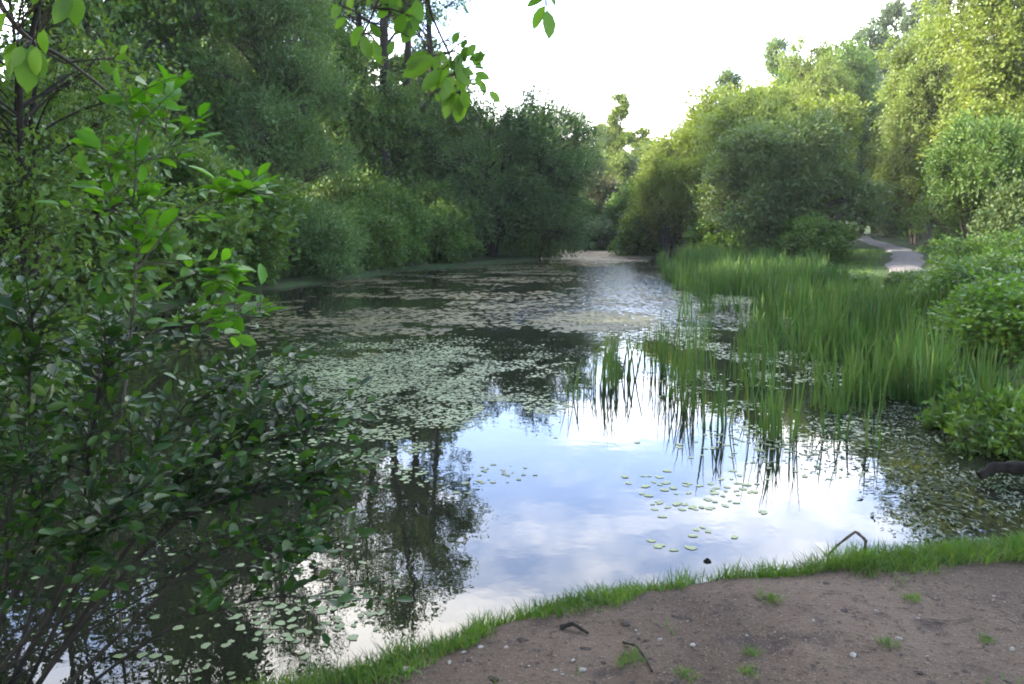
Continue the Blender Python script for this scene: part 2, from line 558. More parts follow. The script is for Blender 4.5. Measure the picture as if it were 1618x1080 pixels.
# ----------------------------------------------------------------- tree generator
def tree(name, label, cat, loc, seed, H, r0, ell, nb, nc, nl, L, W, mat, bark='bark', twig=.5, up=.4, spread=1.0,
         sub=.34, limb_from=.15, stems=1, crown_name='crown', lean=(0, 0), outward=1.0, leafspread=.10, group=None, droop=0.0, mingap=.25):
    """ell: list of (cx,cy,cz,rx,ry,rz,weight) that fill the crown; nb boughs, nc twigs per bough, nl leaves per twig"""
    rng = np.random.default_rng(seed)
    root = thing(name, label, cat, loc, group=group)
    wood, crown = MB(), MB()
    trunks = []
    for s in range(stems):
        n = 12
        t = np.linspace(0, 1, n)
        a0 = rng.uniform(0, 2 * PI)
        off = 0 if stems == 1 else rng.uniform(.1, .35)
        sp = 0 if stems == 1 else rng.uniform(.12, .3)
        top = H * (1 if s == 0 else rng.uniform(.7, .95))
        wob = np.cumsum(rng.normal(0, .012 * H, (n, 2)), 0) * t[:, None]
        p = np.stack([math.cos(a0) * (off + sp * top * t) + wob[:, 0] + lean[0] * H * t ** 1.5,
                      math.sin(a0) * (off + sp * top * t) + wob[:, 1] + lean[1] * H * t ** 1.5, -.3 + (top + .3) * t], 1)
        rr = r0 * (1 if stems == 1 else rng.uniform(.55, 1)) * (1 - t) ** .8 + .012
        rr[0] *= 1.35
        wood.tube(p, rr, 8)
        trunks.append((p, rr))
    w = np.array([e[6] if len(e) > 6 else 1 for e in ell], float)
    ci = rng.choice(len(ell), nb, p=w / w.sum())
    TA, TB, TR = [], [], []
    LP, LD, LN, LS = [], [], [], []
    for b in range(nb):
        e = np.array(ell[ci[b]][:6])
        d = nz(rng.normal(size=3))
        c = e[:3] + d * e[3:6] * rng.uniform(.25, 1.0) ** .6
        c[2] = max(c[2], mingap)
        rs = sub * e[3:6].mean() * rng.uniform(.6, 1.25) * np.array([1, 1, .8])
        # the bough: from the nearest trunk, leaving it lower than the bough's centre
        p, rr = trunks[rng.integers(len(trunks))]
        hz = np.clip(c[2] - np.hypot(c[0], c[1]) * rng.uniform(.3, .9), H * limb_from * rng.uniform(.6, 1.1), H * .96)
        k = np.clip(np.searchsorted(p[:, 2], hz), 1, len(p) - 1)
        f = np.clip((hz - p[k - 1, 2]) / (p[k, 2] - p[k - 1, 2] + 1e-6), 0, 1)
        s0 = p[k - 1] * (1 - f) + p[k] * f
        rad = min(rr[k - 1] * .55, .012 + .012 * np.linalg.norm(c - s0))
        mid = s0 * .5 + c * .5 + np.array([0, 0, .12]) * np.linalg.norm(c - s0) + rng.normal(0, .06, 3) * np.linalg.norm(c - s0)
        u = np.linspace(0, 1, 7)[:, None]
        bp = (1 - u) ** 2 * s0 + 2 * u * (1 - u) * mid + u * u * c
        wood.tube(bp, rad * (1 - .75 * u[:, 0]), 5, False)
        # twigs in a lumpy ball around its end
        dd = nz(rng.normal(size=(nc, 3)))
        q = c + dd * rs * (rng.uniform(0, 1, (nc, 1)) ** .4)
        q[:, 2] = np.maximum(q[:, 2], mingap * .5)
        st = bp[rng.integers(3, 7, nc)]
        TA.append(st)
        TB.append(q)
        TR.append(np.full(nc, max(.004, rad * .22)))
        out_ = nz(c - e[:3]) * outward
        td = nz(dd * .6 + out_ * .7 + np.array([0, 0, up]) + rng.normal(0, .35 * spread, (nc, 3)))
        tl = twig * rng.uniform(.5, 1.3, nc)
        TA.append(q)
        TB.append(q + td * tl[:, None] * .9)
        TR.append(np.full(nc, .004))
        s = rng.uniform(0, 1, (nc, nl))
        pos = q[:, None] + td[:, None] * (s * tl[:, None])[..., None] + rng.normal(0, leafspread, (nc, nl, 3))
        pos[..., 2] -= droop * s ** 2 * tl[:, None]
        ld = td[:, None] * .8 + rng.normal(0, .6, (nc, nl, 3)) + np.array([0, 0, -droop * .8])
        ln = rng.normal(0, .7, (nc, nl, 3)) + out_ * .5 + np.array([0, 0, .7])
        LP.append(pos.reshape(-1, 3))
        LD.append(ld.reshape(-1, 3))
        LN.append(ln.reshape(-1, 3))
    a, b2, r = np.concatenate(TA), np.concatenate(TB), np.concatenate(TR)
    wood.twigs(a, b2, r, r * .4)
    P = np.concatenate(LP)
    ok = P[:, 2] > .05
    P = P[ok]
    sc = rng.uniform(.65, 1.25, len(P))
    crown.leaves(P, np.concatenate(LD)[ok], np.concatenate(LN)[ok], L * sc, W * sc)
    wood.build('trunk', M[bark], root)
    crown.build(crown_name, M[mat], root)
    return root


def at_px(px, Y, zoff=-.05):
    x = (px - CX) / F * Y / FW[1] * (1.0 - 0)   # near enough: depth along view ~ Y
    x = A(px, 400, Y)[0]
    return (x, Y, float(height(x, Y)) + zoff)


# ---- left bank
WOOD = 'trees of the wood on the dark bank'
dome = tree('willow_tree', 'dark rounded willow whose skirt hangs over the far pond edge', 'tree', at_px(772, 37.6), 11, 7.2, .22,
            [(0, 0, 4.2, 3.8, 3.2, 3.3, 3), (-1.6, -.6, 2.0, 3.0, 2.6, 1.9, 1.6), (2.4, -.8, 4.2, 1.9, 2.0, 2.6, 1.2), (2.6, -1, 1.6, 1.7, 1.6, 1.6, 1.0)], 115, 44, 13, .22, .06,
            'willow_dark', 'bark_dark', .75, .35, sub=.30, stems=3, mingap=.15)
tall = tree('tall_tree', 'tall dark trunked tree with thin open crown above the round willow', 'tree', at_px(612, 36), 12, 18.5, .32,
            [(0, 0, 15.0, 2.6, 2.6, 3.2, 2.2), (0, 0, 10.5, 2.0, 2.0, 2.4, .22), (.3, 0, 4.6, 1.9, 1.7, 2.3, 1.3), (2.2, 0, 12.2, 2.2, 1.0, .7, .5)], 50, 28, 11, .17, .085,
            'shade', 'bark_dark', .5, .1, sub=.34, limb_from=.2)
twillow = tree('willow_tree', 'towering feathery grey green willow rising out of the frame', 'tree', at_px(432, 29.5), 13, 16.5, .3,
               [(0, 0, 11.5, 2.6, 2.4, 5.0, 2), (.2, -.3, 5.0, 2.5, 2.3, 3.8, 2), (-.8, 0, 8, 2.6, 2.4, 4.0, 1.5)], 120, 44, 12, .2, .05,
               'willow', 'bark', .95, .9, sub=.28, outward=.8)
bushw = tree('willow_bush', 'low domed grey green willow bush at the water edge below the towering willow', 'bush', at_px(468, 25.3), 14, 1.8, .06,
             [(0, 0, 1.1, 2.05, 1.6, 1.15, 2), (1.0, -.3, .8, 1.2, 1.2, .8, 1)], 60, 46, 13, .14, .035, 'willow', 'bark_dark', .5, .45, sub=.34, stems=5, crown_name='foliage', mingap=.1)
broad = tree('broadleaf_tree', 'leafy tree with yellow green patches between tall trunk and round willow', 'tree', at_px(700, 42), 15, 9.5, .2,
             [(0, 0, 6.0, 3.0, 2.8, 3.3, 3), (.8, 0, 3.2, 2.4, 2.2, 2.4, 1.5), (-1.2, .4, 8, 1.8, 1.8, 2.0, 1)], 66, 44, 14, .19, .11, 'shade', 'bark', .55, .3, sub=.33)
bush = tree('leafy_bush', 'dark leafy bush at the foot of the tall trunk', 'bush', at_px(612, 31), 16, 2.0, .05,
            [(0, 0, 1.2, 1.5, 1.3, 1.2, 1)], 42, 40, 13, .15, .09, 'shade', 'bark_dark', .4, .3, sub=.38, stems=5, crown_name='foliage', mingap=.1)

# more of the left wood
dup(tall, 'thinner dark trunk standing just beyond the tall one, crown out of the frame', at_px(648, 38.5), 1.9, (.85, .85, .98))
dup(tall, 'bare trunked tree close beside the tall one, on its left', at_px(585, 37), 3.3, (.75, .75, .92))
dup(tall, 'slim tree whose sparse side branches cross the white sky above the round willow', at_px(690, 40), 4.1, (.8, .8, .93))
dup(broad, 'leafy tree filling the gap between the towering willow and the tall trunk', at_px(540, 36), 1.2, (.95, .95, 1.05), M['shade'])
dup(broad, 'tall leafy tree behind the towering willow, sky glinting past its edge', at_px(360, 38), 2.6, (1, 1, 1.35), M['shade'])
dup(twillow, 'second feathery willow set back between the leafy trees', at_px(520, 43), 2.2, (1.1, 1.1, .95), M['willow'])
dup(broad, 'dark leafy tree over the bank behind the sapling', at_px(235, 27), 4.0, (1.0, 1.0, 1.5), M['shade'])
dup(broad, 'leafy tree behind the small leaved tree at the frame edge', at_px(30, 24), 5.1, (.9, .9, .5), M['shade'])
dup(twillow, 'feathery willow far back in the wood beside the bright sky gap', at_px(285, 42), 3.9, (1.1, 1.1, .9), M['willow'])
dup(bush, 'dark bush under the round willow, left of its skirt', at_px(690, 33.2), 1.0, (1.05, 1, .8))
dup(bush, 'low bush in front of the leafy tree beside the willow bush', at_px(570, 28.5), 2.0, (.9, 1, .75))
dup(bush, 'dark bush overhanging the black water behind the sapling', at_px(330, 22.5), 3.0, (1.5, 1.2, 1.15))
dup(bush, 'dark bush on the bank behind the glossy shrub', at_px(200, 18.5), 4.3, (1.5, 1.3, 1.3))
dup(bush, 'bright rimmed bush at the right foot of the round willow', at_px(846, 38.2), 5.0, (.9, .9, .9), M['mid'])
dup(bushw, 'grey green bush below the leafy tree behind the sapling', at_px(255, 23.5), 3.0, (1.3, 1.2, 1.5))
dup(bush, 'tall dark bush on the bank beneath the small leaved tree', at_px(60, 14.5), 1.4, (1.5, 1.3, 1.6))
# trees of the same wood that shade the pond from the side
for k, (x, y, s, p) in enumerate([(-15, -3, 1.25, 0), (-13.5, 4, 1.2, 1), (-15, 10, 1.3, 0), (-17.5, 17, 1.2, 1), (-21, 24, 1.3, 0), (-19, -9, 1.3, 1), (-20, 3, 1.4, 0)]):
    dup(broad if p == 0 else twillow, 'woodland tree on the shady side of the pond', (x, y, float(height(x, y)) - .05), k * 1.3,
        (s, s, s * (1.45 if p == 0 else 1.1)), M['shade'], 'woodland trees beside the pond')

# ---- far end
birch = tree('birch_tree', 'slender birch with pointed top against the white sky at the far end', 'tree', at_px(968, 66), 21, 11.5, .12,
             [(.3, 0, 10.4, .7, .7, .8, .7), (-.4, 0, 8.4, .9, .9, 1.0, .8), (.5, 0, 7.0, 1.1, 1.1, 1.2, 1), (0, 0, 4.2, 2.0, 1.8, 2.6, 2.4)], 64, 24, 8, .24, .13, 'gold', 'bark', .5, .2, sub=.24, droop=.2)
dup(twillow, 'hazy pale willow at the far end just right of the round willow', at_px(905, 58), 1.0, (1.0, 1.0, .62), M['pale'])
dup(birch, 'second pale birch at the far end beside the pointed one', at_px(1008, 70), 2.0, (1.35, 1.35, .80), M['gold'])
dup(broad, 'yellow green tree at the far end behind the birches', at_px(940, 78), 3.0, (1.1, 1.1, .95), M['bright'])
dup(bush, 'brownish withered bush at the far end above the pale one', at_px(934, 55), 2.0, (1.3, 1.3, 1.7), M['brownish'])
dup(broad, 'leafy tree just behind the round willow, topping its far shoulder', at_px(830, 47), 5.0, (1, 1, .72), M['shade'])
dup(broad, 'leafy tree behind the round willow nearer the tall trunk', at_px(728, 46), 6.0, (1.1, 1, .98), M['shade'])
dup(broad, 'leafy tree deep in the wood seen under the towering willow', at_px(470, 46), .4, (1.1, 1, .8), M['shade'])
dup(broad, 'leafy tree deep in the wood behind the tall trunk foot', at_px(600, 50), 2.2, (1.2, 1.2, .85), M['shade'])
dup(broad, 'leafy tree deep in the wood between tall trunk and towering willow', at_px(385, 50), 3.2, (1.2, 1.2, .8), M['shade'])
dup(bush, 'low bush filling the shade between the tall trunk and round willow', at_px(655, 35.5), 3.6, (1.3, 1, 1.2))
dup(bush, 'bush behind the round willow stems closing the gap under it', at_px(790, 43), 1.6, (1.8, 1.2, 1.3))
dup(bush, 'low bush filling the shade under the leafy tree beside the willow bush', at_px(545, 33), 5.6, (1.5, 1, 1.3))
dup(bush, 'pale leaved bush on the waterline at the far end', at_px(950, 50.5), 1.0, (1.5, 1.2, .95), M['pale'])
dup(bush, 'dark bush beside the pale one at the far end', at_px(1000, 51), 4.0, (1.3, 1.3, 1.35), M['mid'])
dup(bush, 'green bush at the far end right beside the round willow skirt', at_px(893, 52), 2.7, (1.1, 1.1, 1.2), M['mid'])

# ---- right bank
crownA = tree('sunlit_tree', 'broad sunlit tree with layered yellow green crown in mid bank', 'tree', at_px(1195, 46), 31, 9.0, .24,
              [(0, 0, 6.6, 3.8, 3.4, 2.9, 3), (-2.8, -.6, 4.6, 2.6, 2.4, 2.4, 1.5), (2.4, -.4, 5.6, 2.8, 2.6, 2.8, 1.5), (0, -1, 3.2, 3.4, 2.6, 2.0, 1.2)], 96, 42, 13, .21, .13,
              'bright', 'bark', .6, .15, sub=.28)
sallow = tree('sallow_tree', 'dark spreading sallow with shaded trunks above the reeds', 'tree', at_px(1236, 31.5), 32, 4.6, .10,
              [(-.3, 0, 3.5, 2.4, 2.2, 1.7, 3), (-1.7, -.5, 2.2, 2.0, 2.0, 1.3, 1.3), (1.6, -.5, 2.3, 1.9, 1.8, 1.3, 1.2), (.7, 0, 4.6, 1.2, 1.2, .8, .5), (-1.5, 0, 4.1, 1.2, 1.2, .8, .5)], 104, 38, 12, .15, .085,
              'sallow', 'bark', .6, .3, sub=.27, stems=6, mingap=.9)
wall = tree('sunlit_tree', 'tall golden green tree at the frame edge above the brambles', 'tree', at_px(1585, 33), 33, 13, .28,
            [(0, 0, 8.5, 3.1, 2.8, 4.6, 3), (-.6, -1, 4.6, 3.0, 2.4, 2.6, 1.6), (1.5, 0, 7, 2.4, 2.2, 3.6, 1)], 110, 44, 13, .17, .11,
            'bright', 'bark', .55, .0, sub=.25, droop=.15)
poplar = tree('poplar_tree', 'pale grey poplar standing far behind the sunlit trees', 'tree', at_px(1392, 74), 34, 19.5, .26,
              [(0, 0, 14.5, 2.0, 1.9, 5.0, 2), (0, 0, 8.5, 2.6, 2.4, 5.0, 2)], 78, 36, 12, .27, .19, 'poplar', 'bark', .8, .9, sub=.27)
dup(crownA, 'smaller sunlit tree sloping down toward the far end of the pond', at_px(1085, 49), 2.2, (.74, .74, .78), M['gold'])
dup(crownA, 'tall leafy tree topping the middle of the bank behind the sallow', at_px(1292, 58), 4.0, (.85, .85, 1.5), M['mid'])
dup(birch, 'slim tree poking its tip over the sunlit crown', at_px(1130, 57), 1.0, (1.2, 1.2, 1.02), M['pale'])
dup(birch, 'slim tree beside the tall leafy one with twin tips', at_px(1222, 62), 3.3, (1.2, 1.2, 1.3), M['pale'])
dup(birch, 'slim pale tree against the sky left of the grey poplar', at_px(1345, 66), 5.0, (1.5, 1.5, 1.42), M['poplar'])
dup(poplar, 'second grey poplar half hidden by the golden tree', at_px(1442, 70), 2.0, (1, 1, 1.02), M['poplar'])
dup(wall, 'golden green tree left of the tallest one, overhanging the path', at_px(1462, 39), 1.6, (.78, .78, .88), M['gold'])
dup(wall, 'deep green tree behind the tallest golden one', at_px(1660, 38), 3.6, (1, 1, 1.05), M['bright'])
dup(sallow, 'leafy sallow next to the far water, pale green and low', at_px(1062, 40), 2.4, (.8, .8, .86), M['bright'])  # brighter leaf colour stands in for more sunlight on this sallow
dup(sallow, 'grey green sallow rising behind the dark spreading one', at_px(1170, 38.5), 4.6, (1.05, 1.05, 1.28), M['gold'])  # sunlit tone put into the leaf colour of this copy
dup(sallow, 'rounded sunlit bush beside the path under the golden tree', at_px(1448, 43), .6, (.95, .95, 1.15), M['gold'])
dup(sallow, 'dark green bush with pale leaves behind the brambles', at_px(1545, 27), 1.9, (.72, .72, .85), M['mid'])
dup(bush, 'small dark twiggy bush at the frame edge behind the brambles', at_px(1620, 25), 1.0, (.85, .85, .95), M['sallow'])
dup(bush, 'dark low bush at the bend of the path', at_px(1282, 29), 2.0, (.9, .9, .62), M['shade'])
dup(bush, 'shady bush under the sallow trunks beside the reeds', at_px(1160, 34.5), 3.0, (1.2, 1, .7), M['shade'])
dup(sallow, 'leafy tree closing the view where the path disappears', at_px(1350, 62), 5.5, (1.3, 1.3, 1.2), M['mid'])
dup(crownA, 'leafy tree standing behind the bend of the path', at_px(1378, 64), 1.1, (.9, .9, 1.0), M['mid'])
dup(crownA, 'sunlit tree behind the rounded bush beside the path', at_px(1500, 58), 2.9, (1.1, 1.1, 1.35), M['gold'])
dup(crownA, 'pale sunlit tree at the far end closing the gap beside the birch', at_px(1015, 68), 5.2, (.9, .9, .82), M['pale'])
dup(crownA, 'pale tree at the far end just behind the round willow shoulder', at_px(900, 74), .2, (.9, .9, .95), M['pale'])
dup(bush, 'broad thicket closing the far end of the path', at_px(1385, 84), 1.2, (3.4, 2, 2.6), M['mid'])
dup(bush, 'dark thicket beside the path under the golden tree', at_px(1432, 58), 4.2, (2.0, 1.6, 1.5), M['sallow'])
dup(bush, 'thicket beyond the path between golden tree and rounded bush', at_px(1490, 50), 2.2, (2.2, 1.6, 1.5), M['mid'])
dup(wall, 'slender golden tree rising just behind the dark spreading sallow', at_px(1268, 50), 5.0, (.8, .8, .92), M['gold'])
dup(wall, 'pale tree filling the slope between sallow and far end', at_px(1120, 55), 2.0, (.9, .9, .72), M['pale'])
dup(bush, 'dark waterside bush at the left end of the reed bed', at_px(1022, 42), 4.2, (1.25, 1, 1.1), M['shade'])

# ---- brambles and herbs on the right bank
BR = 'bramble mounds on the bank'
bram = tree('bramble_bush', 'broad bramble mound with bright leaves beside the path', 'bush', at_px(1605, 17.5), 41, 1.0, .02,
            [(0, 0, .5, 1.5, 1.3, .6, 1)], 80, 46, 12, .085, .06, 'bramble', 'bark_pale', .3, .5, sub=.3, stems=8, crown_name='foliage', mingap=.05, leafspread=.07)
for px, Y, rz, s, lab in [
        (1610, 14.5, 1, (1.15, 1.15, .85), 'tallest bramble mound at the frame edge below the dark twiggy bush'),
        (1500, 15.5, 2, (.75, .75, .28), 'low bramble patch just in front of the pale path'),
        (1452, 20.5, 4.4, (.7, .5, .30), 'low leafy patch hiding the near end of the path'),
        (1680, 18.8, 3, (1.2, 1.1, .9), 'bramble mound behind the tallest one'),
        (1700, 12.2, 4, (.95, .95, .7), 'bramble mound with reeds growing up against it'),
        (1715, 10.5, 5, (1.1, 1.1, .78), 'yellowish green bramble mound cut by the frame edge'),
        (1625, 23.5, .5, (1.4, 1.0, .6), 'flat bramble patch under the dark green bush'),
        (1560, 33, 5.6, (1.5, 1.0, .5), 'low grassy bramble patch on the far side of the path'),
        (1318, 23.0, 2.2, (.9, .9, .22), 'low green patch between reeds and path bend')]:
    dup(bram, lab, at_px(px, Y), rz, s, M['bramble'] if 'yellowish' not in lab else M['fresh'])
herb = tree('waterside_herb', 'leafy green herb clump at the foot of the reeds', 'plant', at_px(1590, 7.2), 42, .55, .008,
            [(0, 0, .28, .55, .45, .32, 1)], 34, 30, 8, .08, .032, 'bramble', 'bark_pale', .16, .6, sub=.32, stems=9, crown_name='foliage', mingap=.03, leafspread=.035)
for px, Y, rz, s, lab in [(1625, 6.9, 1, (.9, .9, 1.0), 'taller herb clump at the frame edge above the dark log'),
                          (1500, 8.6, 2, (1, 1, .9), 'small herb clump among the reed stems'),
                          (1650, 6.3, 4, (1.1, 1, 1), 'herb clump hanging over the bank behind the log')]:
    dup(herb, lab, at_px(px, Y, 0), rz, s, M['bramble'])

# ----------------------------------------------------------------- reeds
rng = np.random.default_rng(5)


def inpoly(px, py, poly):
    poly = np.array(poly, float)
    ins = np.zeros(px.shape, bool)
    for a, b in zip(poly, np.roll(poly, -1, 0)):
        c = (a[1] > py) != (b[1] > py)
        ins ^= c & (px < (b[0] - a[0]) * (py - a[1]) / (b[1] - a[1] + 1e-9) + a[0])
    return ins


n = 9000
x = rng.uniform(1.5, 11, n)
y = rng.uniform(6, 40, n)
px, py = proj(np.stack([x, y, 0 * x], 1))
dense = inpoly(px, py, [(1065, 410), (1180, 400), (1280, 412), (1310, 455), (1380, 490), (1440, 505), (1660, 520), (1680, 690), (1560, 690), (1440, 672), (1350, 628), (1290, 560), (1270, 500), (1150, 470), (1080, 440)])
edge = inpoly(px, py, [(1040, 412), (1080, 440), (1150, 470), (1270, 500), (1290, 560), (1350, 628), (1440, 672), (1400, 700), (1330, 660), (1230, 570), (1120, 505), (1060, 455)])
cl = fbm(x * 1.4, y * 1.4, 50, 3)
keep = (dense & (rng.random(n) < .62 * sstep(.36, .60, cl) + .10)) | (edge & (rng.random(n) < .40 * sstep(.40, .66, cl)))
rep = rng.integers(7, 22, keep.sum())
hb = rng.uniform(.7, 1.2, keep.sum())
x, y, cl, hb = (np.repeat(q, rep) for q in (x[keep], y[keep], cl[keep], hb))
x, y = x + rng.normal(0, .065, len(x)), y + rng.normal(0, .065, len(x))
h = (.22 + .76 * cl) * hb * rng.uniform(.45, 1.15, len(x)) * np.where(y < 10, .86, 1.0)
z = np.maximum(height(x, y), -.25)
rb = MB()
rb.blades(np.stack([x, y, z], 1), h - np.minimum(z, 0), rng.uniform(.016, .036, len(x)) * (1 + y * .008), rng.uniform(.02, .42, len(x)) ** 1.5 * 1.4, rng, 4, .7)
kind(rb.build('reed_bed', M['reed']), 'stuff')


def reed_clump(rng, nb, rad, hh):
    b = MB()
    r = rad * rng.uniform(0, 1, nb) ** .7
    a = rng.uniform(0, 2 * PI, nb)
    p = np.stack([r * np.cos(a), r * np.sin(a), np.full(nb, -.25)], 1)
    b.blades(p, hh * rng.uniform(.55, 1.1, nb) + .25, rng.uniform(.014, .026, nb), rng.uniform(.01, .2, nb), rng, 4, .65)
    return b.build('reed_clump', M['reed'])


protos = [reed_clump(np.random.default_rng(60 + i), nb, rad, hh) for i, (nb, rad, hh) in enumerate([(44, .24, .8), (18, .14, .62), (8, .10, .5)])]
clumps = [(955, 612, 0, 'dense reed clump, the first one out in the open bright water'), (985, 600, 1, 'thin reed clump touching the dense clump, on its far side'),
          (908, 628, 2, 'few lone reed blades left of all other clumps'), (1045, 590, 0, 'reed clump standing next in line after the open water gap'),
          (1062, 628, 1, 'small reed clump in front of the one past the open gap'), (1100, 596, 0, 'full reed clump in the middle of the scattered row'),
          (1092, 648, 1, 'small reed clump below the middle of the row'), (1130, 672, 1, 'short reed clump nearest the yellow lily pads'),
          (1160, 600, 1, 'reed clump with gaps toward the dense bed'), (1205, 610, 0, 'leafy reed clump close to the dense bed'),
          (1222, 690, 0, 'reed clump standing nearest the camera on blue water'), (1180, 640, 2, 'few reeds between the leafy and the nearest clump'),
          (1175, 560, 1, 'reed clump behind the leafy one among pale pads'), (1120, 530, 1, 'reed clump far back against the bright water band'),
          (1085, 500, 1, 'farthest reed clump before the bright water band'), (1290, 640, 1, 'reed clump at the fringe of the dense bed'),
          (1380, 706, 2, 'last few reeds beside the dark weedy corner'), (1320, 690, 2, 'sparse reeds over the pale floating pads'),
          (1012, 560, 2, 'two or three reeds alone in the open gap')]
used = set()
for i, (px, py, k, lab) in enumerate(clumps):
    o = protos[k]
    if k in used:
        o = o.copy()
        COL.objects.link(o)
    used.add(k)
    g = G(px, py)
    o.location = (g[0], g[1], 0)
    o.rotation_euler = (0, 0, i * 1.7)
    s = .9 + .25 * ((i * 37) % 10) / 10
    o.scale = (s, s, s * (.92 + .2 * ((i * 53) % 10) / 10))
    tag(o, lab, 'reeds', 'reed clumps in open water')

# ----------------------------------------------------------------- floating leaves


def disc_mesh(b, x, y, r, rng, k=7, tilt=.05):
    n = len(x)
    a = rng.uniform(0, 2 * PI, (n, 1)) + np.arange(k)[None] * 2 * PI / k * .96
    rr = r[:, None] * rng.uniform(.8, 1.12, (n, k)) * np.where(np.arange(k)[None] == 0, .55, 1)
    el = rng.uniform(.6, 1, (n, 1))
    th = rng.uniform(0, PI, (n, 1))
    ux, uy = rr * np.cos(a), rr * np.sin(a) * el
    vx = ux * np.cos(th) - uy * np.sin(th)
    vy = ux * np.sin(th) + uy * np.cos(th)
    tx, ty = rng.normal(0, tilt, (n, 1)), rng.normal(0, tilt, (n, 1))
    z = .0015 + rng.uniform(0, .002, (n, 1)) + np.abs(vx * tx + vy * ty) * .5 + rng.uniform(0, .001, (n, k))
    b.add(np.stack([x[:, None] + vx, y[:, None] + vy, z], -1), np.arange(n * k).reshape(n, k))


def spot(px, py, cx, cy, rx, ry, soft=.4, ang=0.0):
    c, s = math.cos(ang), math.sin(ang)
    dx, dy = px - cx, py - cy
    u, v = (dx * c + dy * s) / rx, (-dx * s + dy * c) / ry
    return 1 - sstep(1 - soft, 1 + soft, np.sqrt(u * u + v * v))


def scatter(name, mat, n, xr, yr, dens, rad, seed, k=7, tilt=.06):
    rng = np.random.default_rng(seed)
    x, y = rng.uniform(*xr, n), rng.uniform(*yr, n)
    px, py = proj(np.stack([x, y, 0 * x], 1))
    keep = (rng.random(n) < dens(px, py, x, y)) & (sdist(x, y) < -.03)
    x, y = x[keep], y[keep]
    b = MB()
    disc_mesh(b, x, y, rng.uniform(*rad, len(x)), rng, k, tilt)
    return kind(b.build(name, mat), 'stuff')


def d_pale(px, py, x, y):
    n1 = fbm(x * .75, y * .75, 70, 4)
    n2 = fbm(x * 2.6, y * 2.6, 77, 3)
    f = .6 * n1 + .4 * n2
    a = spot(px, py, 620, 590, 235, 46, .45, -.02)
    a2 = spot(px, py, 760, 640, 130, 50, .5)
    b = spot(px, py, 640, 690, 220, 70, .5)
    c = spot(px, py, 1190, 560, 140, 120, .5, .35)
    c2 = spot(px, py, 1300, 680, 110, 70, .5)
    e = spot(px, py, 470, 950, 120, 80, .5)
    e2 = spot(px, py, 690, 920, 110, 70, .5)
    e3 = spot(px, py, 250, 960, 260, 130, .5)
    d = np.maximum.reduce([a * .95 * sstep(.43, .55, f), a2 * .8 * sstep(.47, .60, f), b * .5 * sstep(.52, .66, f), c * .5 * sstep(.46, .62, f), c2 * .3 * sstep(.48, .64, f),
                           e * .3 * sstep(.42, .58, f), e2 * .16 * sstep(.48, .66, f), e3 * .09 * sstep(.48, .62, f)])
    return d


scatter('lily_pads', M['pads'], 260000, (-8, 7), (3, 20), d_pale, (.011, .032), 71)


def d_dark(px, py, x, y):
    f = .55 * fbm(x * .8, y * .8, 90, 4) + .45 * fbm(x * 3, y * 3, 97, 3)
    a = spot(px, py, 1510, 765, 130, 85, .4)
    b = spot(px, py, 1400, 690, 120, 55, .5)
    c = spot(px, py, 680, 560, 330, 110, .5)
    return np.maximum.reduce([a * .75 * sstep(.38, .56, f), b * .55 * sstep(.42, .58, f), c * .3 * sstep(.5, .62, f)])


rng = np.random.default_rng(91)
x, y = rng.uniform(-8, 7, 240000), rng.uniform(4, 16, 240000)
px, py = proj(np.stack([x, y, 0 * x], 1))
keep = (rng.random(len(x)) < d_dark(px, py, x, y)) & (sdist(x, y) < -.02)
x, y = x[keep], y[keep]
az = fbm(x * 1.1, y * 1.1, 95, 2) * 9 + rng.normal(0, .6, len(x))
wb = MB()
lL = rng.uniform(.025, .075, len(x))
wb.leaves(np.stack([x, y, .002 + rng.uniform(0, .012, len(x))], 1), np.stack([np.cos(az), np.sin(az), rng.normal(0, .12, len(x))], 1),
          np.stack([rng.normal(0, .2, len(x)), rng.normal(0, .2, len(x)), np.ones(len(x))], 1), lL, lL * rng.uniform(.18, .42, len(x)))
kind(wb.build('pond_weed', M['pads_dark']), 'stuff')


def d_weed(px, py, x, y):
    f = .6 * fbm(x * .35, y * .6, 110, 4) + .4 * fbm(x * 1.6, y * 2.2, 117, 3)
    a = spot(px, py, 580, 485, 290, 70, .5)
    a2 = spot(px, py, 640, 432, 220, 20, .5)
    b = spot(px, py, 940, 508, 90, 15, .4)
    c = spot(px, py, 1000, 470, 120, 50, .5)
    return np.maximum.reduce([a * .5 * sstep(.47, .66, f), a2 * .7 * sstep(.42, .58, f), b * .9, c * .10 * sstep(.5, .6, f)])


scatter('brown_weed', M['weed'], 160000, (-11, 8), (11, 42), d_weed, (.04, .10), 111, 6, .03)


def d_tan(px, py, x, y):
    f = fbm(x * .5, y * .5, 130, 3)
    a = spot(px, py, 938, 402, 85, 11, .5)
    return a * sstep(.22, .42, f)


scatter('floating_scum', M['tan'], 60000, (-10, 9), (24, 50), d_tan, (.08, .16), 131, 6, .03)

